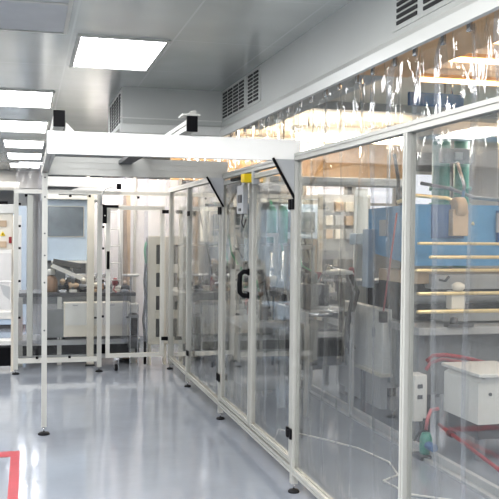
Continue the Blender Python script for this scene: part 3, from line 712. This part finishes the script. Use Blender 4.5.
MB().box(3.02, 3.14, 5.99, 6.08, 1.0, 1.14, .006).lathe([(.03, 0), (.05, .02), (.05, .05), (.02, .07)], (3.08, 6.0, 1.14), 14).build('clamp', 'cream', t)
MB().lathe([(.028, 0), (.03, .01), (.03, .05), (.012, .06)], (3.05, 6.0, .88), 12).box(2.98, 3.2, 5.96, 6.04, .86, .885, .003).build('knob_assembly', 'darkgrey', t)
MB().tube([(2.92, 6.0, 1.23), (2.97, 6.0, 1.22), (3.0, 6.0, 1.255)], .010, 6).build('hook', 'black', t)
MB().box(3.55, 5.4, 6.0, 6.1, 1.27, 1.31, .004).build('cover_strip', 'cream', t)
t.location.x += .17

tag(MB().box(2.74, 2.775, 4.3, 9.0, .0, .06, .003).box(2.68, 2.70, 4.3, 9.0, 0, .02).box(2.70, 2.74, 4.3, 9.0, 0, .01).build('floor_rail', 'palegrey'), 'long grey rail fixed to the floor along the machine line behind the strips', 'rail')
# red tubes and rods
t = thing('hose', 'red flexible hose curving over the white boxes at the far right', 'hose', (3.1, 5.6, .6))
MB().tube([(2.92, 5.86, .62), (2.97, 5.85, .665), (3.06, 5.83, .67), (3.2, 5.82, .65), (3.4, 5.84, .60), (3.7, 5.86, .55), (3.9, 5.86, .3), (3.95, 5.86, .02)], .016, 10).build('tube', 'red', t)
MB().tube([(2.93, 5.89, .55), (2.97, 5.88, .61), (3.06, 5.88, .63), (3.25, 5.88, .60)], .014, 8).build('inner_tube', 'pink', t)
t = thing('drive_shaft', 'dark red shaft running low along the machine line at the lower right', 'shaft', (2.8, 5.3, .2))
MB().tube([(2.90, 5.6, .20), (2.90, 4.6, .07), (2.90, 4.57, .0)], .014, 10).build('shaft', 'red', t)
MB().lathe([(.025, 0), (.025, .05), (.016, .05)], (2.90, 5.4, .174), 12, 'y').build('collar', 'rubber', t)
t = thing('air_blower', 'white rounded blower housing with sloping lid at the lower right', 'blower', (3.1, 5.4, .2))
mb = MB(); mb.poly([(2.86, 5.25, .27), (2.86, 5.25, .56), (2.92, 5.25, .60), (3.25, 5.25, .60), (3.25, 5.25, .27)], (0, .5, 0)); mb.build('housing', 'white', t)
MB().box(2.85, 3.3, 5.22, 5.78, .60, .625, .006).build('lid', 'white', t)
MB().lathe([(.2, 0), (.22, .02), (.22, .2), (.15, .26)], (3.35, 5.1, .40), 22, 'y').build('fan_casing', 'white', t)
MB().lathe([(.012, -.01), (.012, .0)], (2.95, 5.25, .48), 8, 'y').build('screw', 'darkgrey', t)
MB().box(2.88, 3.3, 5.28, 5.72, .16, .27).build('base_block', 'darkgrey', t)
for x in (2.9, 3.2): MB().box(x, x + .05, 5.3, 5.36, 0, .16).build('leg', 'steel', t)
t.location.x += .15
t = thing('valve_box', 'small white valve box with cables left of the white blower', 'valve box', (2.62, 5.85, .5))
MB().box(2.79, 2.90, 5.80, 5.95, .18, .53, .008).build('box', 'white', t)
MB().box(2.82, 2.86, 5.795, 5.80, .43, .46).box(2.82, 2.86, 5.795, 5.80, .35, .38).build('socket', 'darkgrey', t)
MB().box(2.83, 2.87, 5.86, 5.9, 0, .18).build('stand', 'steel', t)
MB().tube([(2.88, 5.79, .20), (2.87, 5.72, .13), (2.80, 5.72, .12), (2.76, 5.72, .06), (2.79, 5.72, .02)], .011, 7).tube([(2.87, 5.79, .20), (2.83, 5.7, .15), (2.80, 5.7, .10), (2.80, 5.72, .02)], .009, 7).build('cable', 'black', t)
t = thing('pump', 'small teal and blue pump standing on the floor below the white blower', 'pump', (2.72, 5.45, 0))
MB().box(2.66, 2.80, 5.40, 5.55, .0, .03, .004).build('base', 'darkgrey', t)
MB().lathe([(.04, .03), (.045, .05), (.045, .14), (.03, .18)], (2.73, 5.47, 0), 16).build('pump_body', 'teal', t)
MB().lathe([(.025, -.08), (.03, -.07), (.03, .02), (.02, .04)], (2.73, 5.42, .10), 14, 'y').build('motor', 'deepblue', t)
MB().tube([(2.73, 5.47, .2), (2.74, 5.47, .28), (2.78, 5.5, .33), (2.84, 5.5, .34)], .014, 8).build('hose', 'pink', t)
t = thing('floor_cable', 'thin white cable looping across the floor inside the side fence', 'cable', (2.1, 6, 0))
MB().tube([(1.75, 6.0, .008), (1.95, 6.5, .008), (2.2, 6.1, .008), (2.35, 5.8, .008), (2.42, 5.4, .008), (2.35, 5.1, .008), (2.2, 5.0, .008), (2.25, 4.7, .008), (2.5, 4.5, .008), (2.8, 4.45, .008)], .007, 6).build('cord', 'white', t)
MB().box(2.78, 2.86, 4.42, 4.48, 0, .03, .005).build('plug', 'white', t)

# green columns, pipes and duct above the blue hood
for x, y, r_, lb in ((3.86, 7.5, .085, 'green vertical pipe above the blue hood, left one'), (4.08, 7.5, .075, 'green vertical pipe above the blue hood, right one')):
    t = thing('riser_pipe', lb, 'pipe', (x, y, 1.2))
    MB().lathe([(r_, 1.2), (r_, 2.6)], (x, y, 0), 16).build('pipe', 'teal', t)
    MB().lathe([(r_ * 1.3, 2.0), (r_ * 1.3, 2.04)], (x, y, 0), 16).lathe([(r_ * 1.3, 1.85), (r_ * 1.3, 1.88)], (x, y, 0), 16).build('flange', 'teal', t)
    MB().lathe([(.02, 0), (.02, 1.2)], (x, y, 0), 8).build('stand', 'darkgrey', t)
t = thing('transfer_head', 'grey green square head joining the two green pipes', 'machine head', (3.73, 7.5, 2.1))
MB().box(3.80, 4.12, 7.36, 7.44, 2.26, 2.40, .01).build('head', 'grey', t)
MB().box(3.92, 4.0, 7.33, 7.36, 2.29, 2.36, .004).build('cover', 'palegrey', t)
t = thing('air_duct', 'broad white duct crossing above the green pipes at the right', 'duct', (4, 6.6, 2.3))
MB().box(3.3, 6.0, 6.55, 6.95, 2.42, 2.54, .01).build('duct', 'white', t)
for x in (3.5, 4.6): MB().lathe([(.01, 2.54), (.01, 2.92)], (x, 6.75, 0), 8).build('hanger', 'steel', t)
for k, (pts, m_, lb) in enumerate((
    ([(3.1, 6.9, 2.28), (3.12, 6.85, 2.05), (3.10, 6.8, 1.9), (3.14, 6.8, 1.83)], 'darkgrey', 'dark cable dropping to the left end of the blue hood'),
    ([(3.5, 7.2, 2.05), (3.75, 7.1, 2.0), (4.0, 7.1, 1.92), (4.3, 7.1, 1.9)], 'grey', 'dark curved cable crossing behind the green pipes'),
    ([(3.55, 6.6, 2.2), (3.62, 6.6, 2.0), (3.6, 6.6, 1.86)], 'steel', 'silver hose dropping to the middle of the blue hood'),
    ([(2.95, 6.5, 1.84), (3.1, 6.45, 1.90), (3.35, 6.4, 1.88), (3.5, 6.3, 1.80), (3.48, 6.2, 1.66)], 'gold', 'yellow tube arching over the front of the blue hood'))):
    o = MB().tube(pts, .016, 8).build('cable', m_); tag(o, lb, 'cable')
t = thing('air_duct', 'grey square duct hung high over the machines beyond the clear side panel', 'duct', (3.3, 9.0, 2.1))
MB().box(2.6, 4.3, 9.1, 9.4, 2.12, 2.21, .01).build('duct', 'palegrey', t)
for x in (2.8, 4.1): MB().lathe([(.01, 2.21), (.01, 2.92)], (x, 9.25, 0), 8).build('hanger', 'steel', t)
# grey tall instrument rack with beige boxes
t = thing('instrument_rack', 'tall grey rack of small beige instrument boxes behind the side panel', 'rack', (3.3, 9.9, 0))
for x in (3.45, 4.08): MB().box(x, x + .05, 10.0 - .12, 10.0 - .07, 0, 2.05, .004).build('upright', 'palegrey', t)
MB().box(3.47, 4.1, 9.93, 9.97, 1.25, 2.05).build('back_panel', 'palegrey', t)
for r_ in range(3):
    for c_ in range(4):
        MB().box(3.53 + c_ * .135, 3.63 + c_ * .135, 9.86, 9.93, 1.5 + r_ * .17, 1.62 + r_ * .17, .006).build('instrument_box', ['tan', 'cream', 'palegrey'][(r_ + c_) % 3], t)
t = thing('white_panel', 'bright white upright panel left of the blue hood', 'panel', (3.3, 9.0, 0))
MB().box(3.55, 3.71, 8.95, 8.98, .9, 2.08, .004).build('sheet', 'beam_white', t)
for x in (3.56, 3.67): MB().box(x, x + .03, 8.98, 9.01, 0, 1.9).build('stand', 'steel', t)
t = thing('blue_bin', 'small light blue bin left of the blue hood', 'bin', (3.1, 8.2, 0))
MB().box(3.27, 3.47, 8.2, 8.4, 1.46, 1.58, .02).build('bin_body', 'lightblue', t)
MB().box(3.32, 3.42, 8.28, 8.36, 0, 1.46).build('stand', 'palegrey', t)
t = thing('slanting_tube', 'pink painted slanting tube left of the near fence post', 'tube', (2.8, 6.9, .9))
MB().tube([(2.80, 6.40, .95), (2.86, 6.30, 1.75)], .008, 8).build('tube', 'pink', t)
MB().box(2.77, 2.83, 6.38, 6.43, .86, .95, .004).build('socket', 'darkgrey', t)

# blue crate high up behind strips
t = thing('storage_box', 'deep blue box high behind the top of the strip curtain', 'box', (3.35, 6.3, 2.1))
MB().box(3.05, 3.55, 6.5, 6.54, 2.65, 2.76, .006).build('panel', 'deepblue', t)
MB().lathe([(.01, 2.76), (.01, 2.92)], (3.15, 6.52, 0), 8).lathe([(.01, 2.76), (.01, 2.92)], (3.45, 6.52, 0), 8).build('hanger', 'steel', t)

# trims, one in a warm lit colour, and tube lights on the machine side
for k, (y, x0, x1) in enumerate(((4.9, 2.6, 4.2), (5.5, 2.8, 4.6), (6.3, 3.0, 5.0))):
    t = thing('tube_light', 'warm orange tube light on the machine hall ceiling, ' + ['nearest', 'middle', 'farthest'][k] + ' of three', 'light', ((x0 + x1) / 2, y, 2.86), 'warm tube lights')
    MB().box(x0, x1, y - .015, y + .015, 2.845, 2.875, .004).box(x0 + .2, x0 + .22, y - .008, y + .008, 2.875, 2.92).box(x1 - .22, x1 - .2, y - .008, y + .008, 2.875, 2.92).build('housing', 'warmlit', t)
    MB().lathe([(.016, 0), (.016, x1 - x0 - .1)], (x0 + .05, y, 2.825), 10, 'x').build('tube', 'lamp_warm', t)
for k, (x, y, w_) in enumerate(((3.0, 9.56, 1.5), (2.4, 10.9, 1.6), (2.9, 8.1 + 4.4, 1.6))):
    t = thing('strip_light', 'bright batten light hung behind the curtain, ' + ['nearest, over the inner fence', 'middle one of three', 'farthest of three'][k], 'light', (x, y, 2.5))
    MB().box(x, x + w_, y - .02, y + .02, 2.745, 2.84, .006).build('housing', 'white', t)
    MB().lathe([(.045, 0), (.045, w_ - .1)], (x + .05, y - .01, 2.70), 12, 'x').build('tube', 'lamp_hot', t)
    MB().lathe([(.008, 2.84), (.008, 2.92)], (x + .2, y, 0), 6).lathe([(.008, 2.84), (.008, 2.92)], (x + w_ - .2, y, 0), 6).build('hanger', 'steel', t)
MB().box(1.96, 5.5, 8.2, 8.35, 2.84, 2.92).build('trim_2', 'palegrey', kind='structure')
MB().box(1.96, 5.5, 11.9, 12.05, 2.3, 2.92).build('trim_3', 'warmlit', kind='structure')

# far corridor equipment at left
t = thing('equipment_cabinet', 'white equipment cabinet at the far end of the corridor', 'cabinet', (-.6, 14, 0))
MB().box(-1.4, -.02, 14.0, 15.0, .06, 1.95, .01).build('cabinet_body', 'lightblue', t)
MB().box(-.55, -.1, 13.985, 14.0, .15, 1.8, .006).build('door', 'white', t)
MB().box(-1.38, -.04, 14.02, 14.98, 0, .06).build('plinth', 'darkgrey', t)
t = thing('service_pipe', 'white service pipe hung over the left end of the far fence', 'pipe', (-.5, 10.3, 2.1))
MB().lathe([(.05, 0), (.05, 1.6)], (-1.7, 10.4, 2.09), 14, 'x').build('pipe', 'white', t)
for x in (-1.5, -.4): MB().lathe([(.008, 2.12), (.008, CZ)], (x, 10.4, 0), 6).build('hanger', 'steel', t)

# ------------------------------------------------------------------ lights
def area(name, loc, sx_, sy_, e, col=(1, 1, 1), rot=(0, 0, 0)):
    l = bpy.data.lights.new(name, 'AREA'); l.shape = 'RECTANGLE'; l.size = sx_; l.size_y = sy_; l.energy = e; l.color = col
    o = bpy.data.objects.new(name, l); C.objects.link(o); o.location = loc; o.rotation_euler = rot; return o
for k, (x, y) in enumerate(((-.05, 2.9), (-.05, .8), (-.7, 2.0), (-.7, -.2), (.4, -1.3), (-.7, -1.6), (-1.9, 6), (-1.9, 3.5), (-1.9, 9), (-1.9, 12.0))):
    area('lamp_unseen_%d' % k, (x, y, CZ - .02), 0.54, 1.06, 60, (1, .985, .96))  # ceiling lamps out of view; the rearmost added to brighten front-facing surfaces
for k, (x, y) in enumerate(((3.4, 4.0), (4.6, 7.9), (3.7, 9.7), (5.6, 5.0), (1.0, 11.2), (1.0, 14), (1.1, 9.5), (-1, 17))):
    area('lamp_fill_%d' % k, (x, y, CZ - .02), 0.6, 1.2, 40 if x == 1.1 else 44, (1, .93, .84))  # added fill lamps without fixtures; one hidden behind the cross duct
w_ = bpy.data.worlds.new('World'); S.world = w_; w_.use_nodes = True
w_.node_tree.nodes['Background'].inputs[0].default_value = (.8, .85, .9, 1); w_.node_tree.nodes['Background'].inputs[1].default_value = .15

# ------------------------------------------------------------------ camera
cd = bpy.data.cameras.new('Camera'); cam = bpy.data.objects.new('Camera', cd); C.objects.link(cam)
cd.sensor_width = 36; cd.lens = 850 / 499 * 36; cd.clip_end = 100
R = (0.9676538112141503, 0.0037466630963840925, 0.25225396757706653)
D = (-0.2520914923095991, -0.024469377357365152, 0.9673939885469943)
U = (0.009796996879088634, -0.999693559090677, -0.022733384366742854)
m = Matrix(((R[0], -R[1], -R[2], 0), (D[0], -D[1], -D[2], 0), (U[0], -U[1], -U[2], 1.6), (0, 0, 0, 1)))
cam.matrix_world = m
S.camera = cam
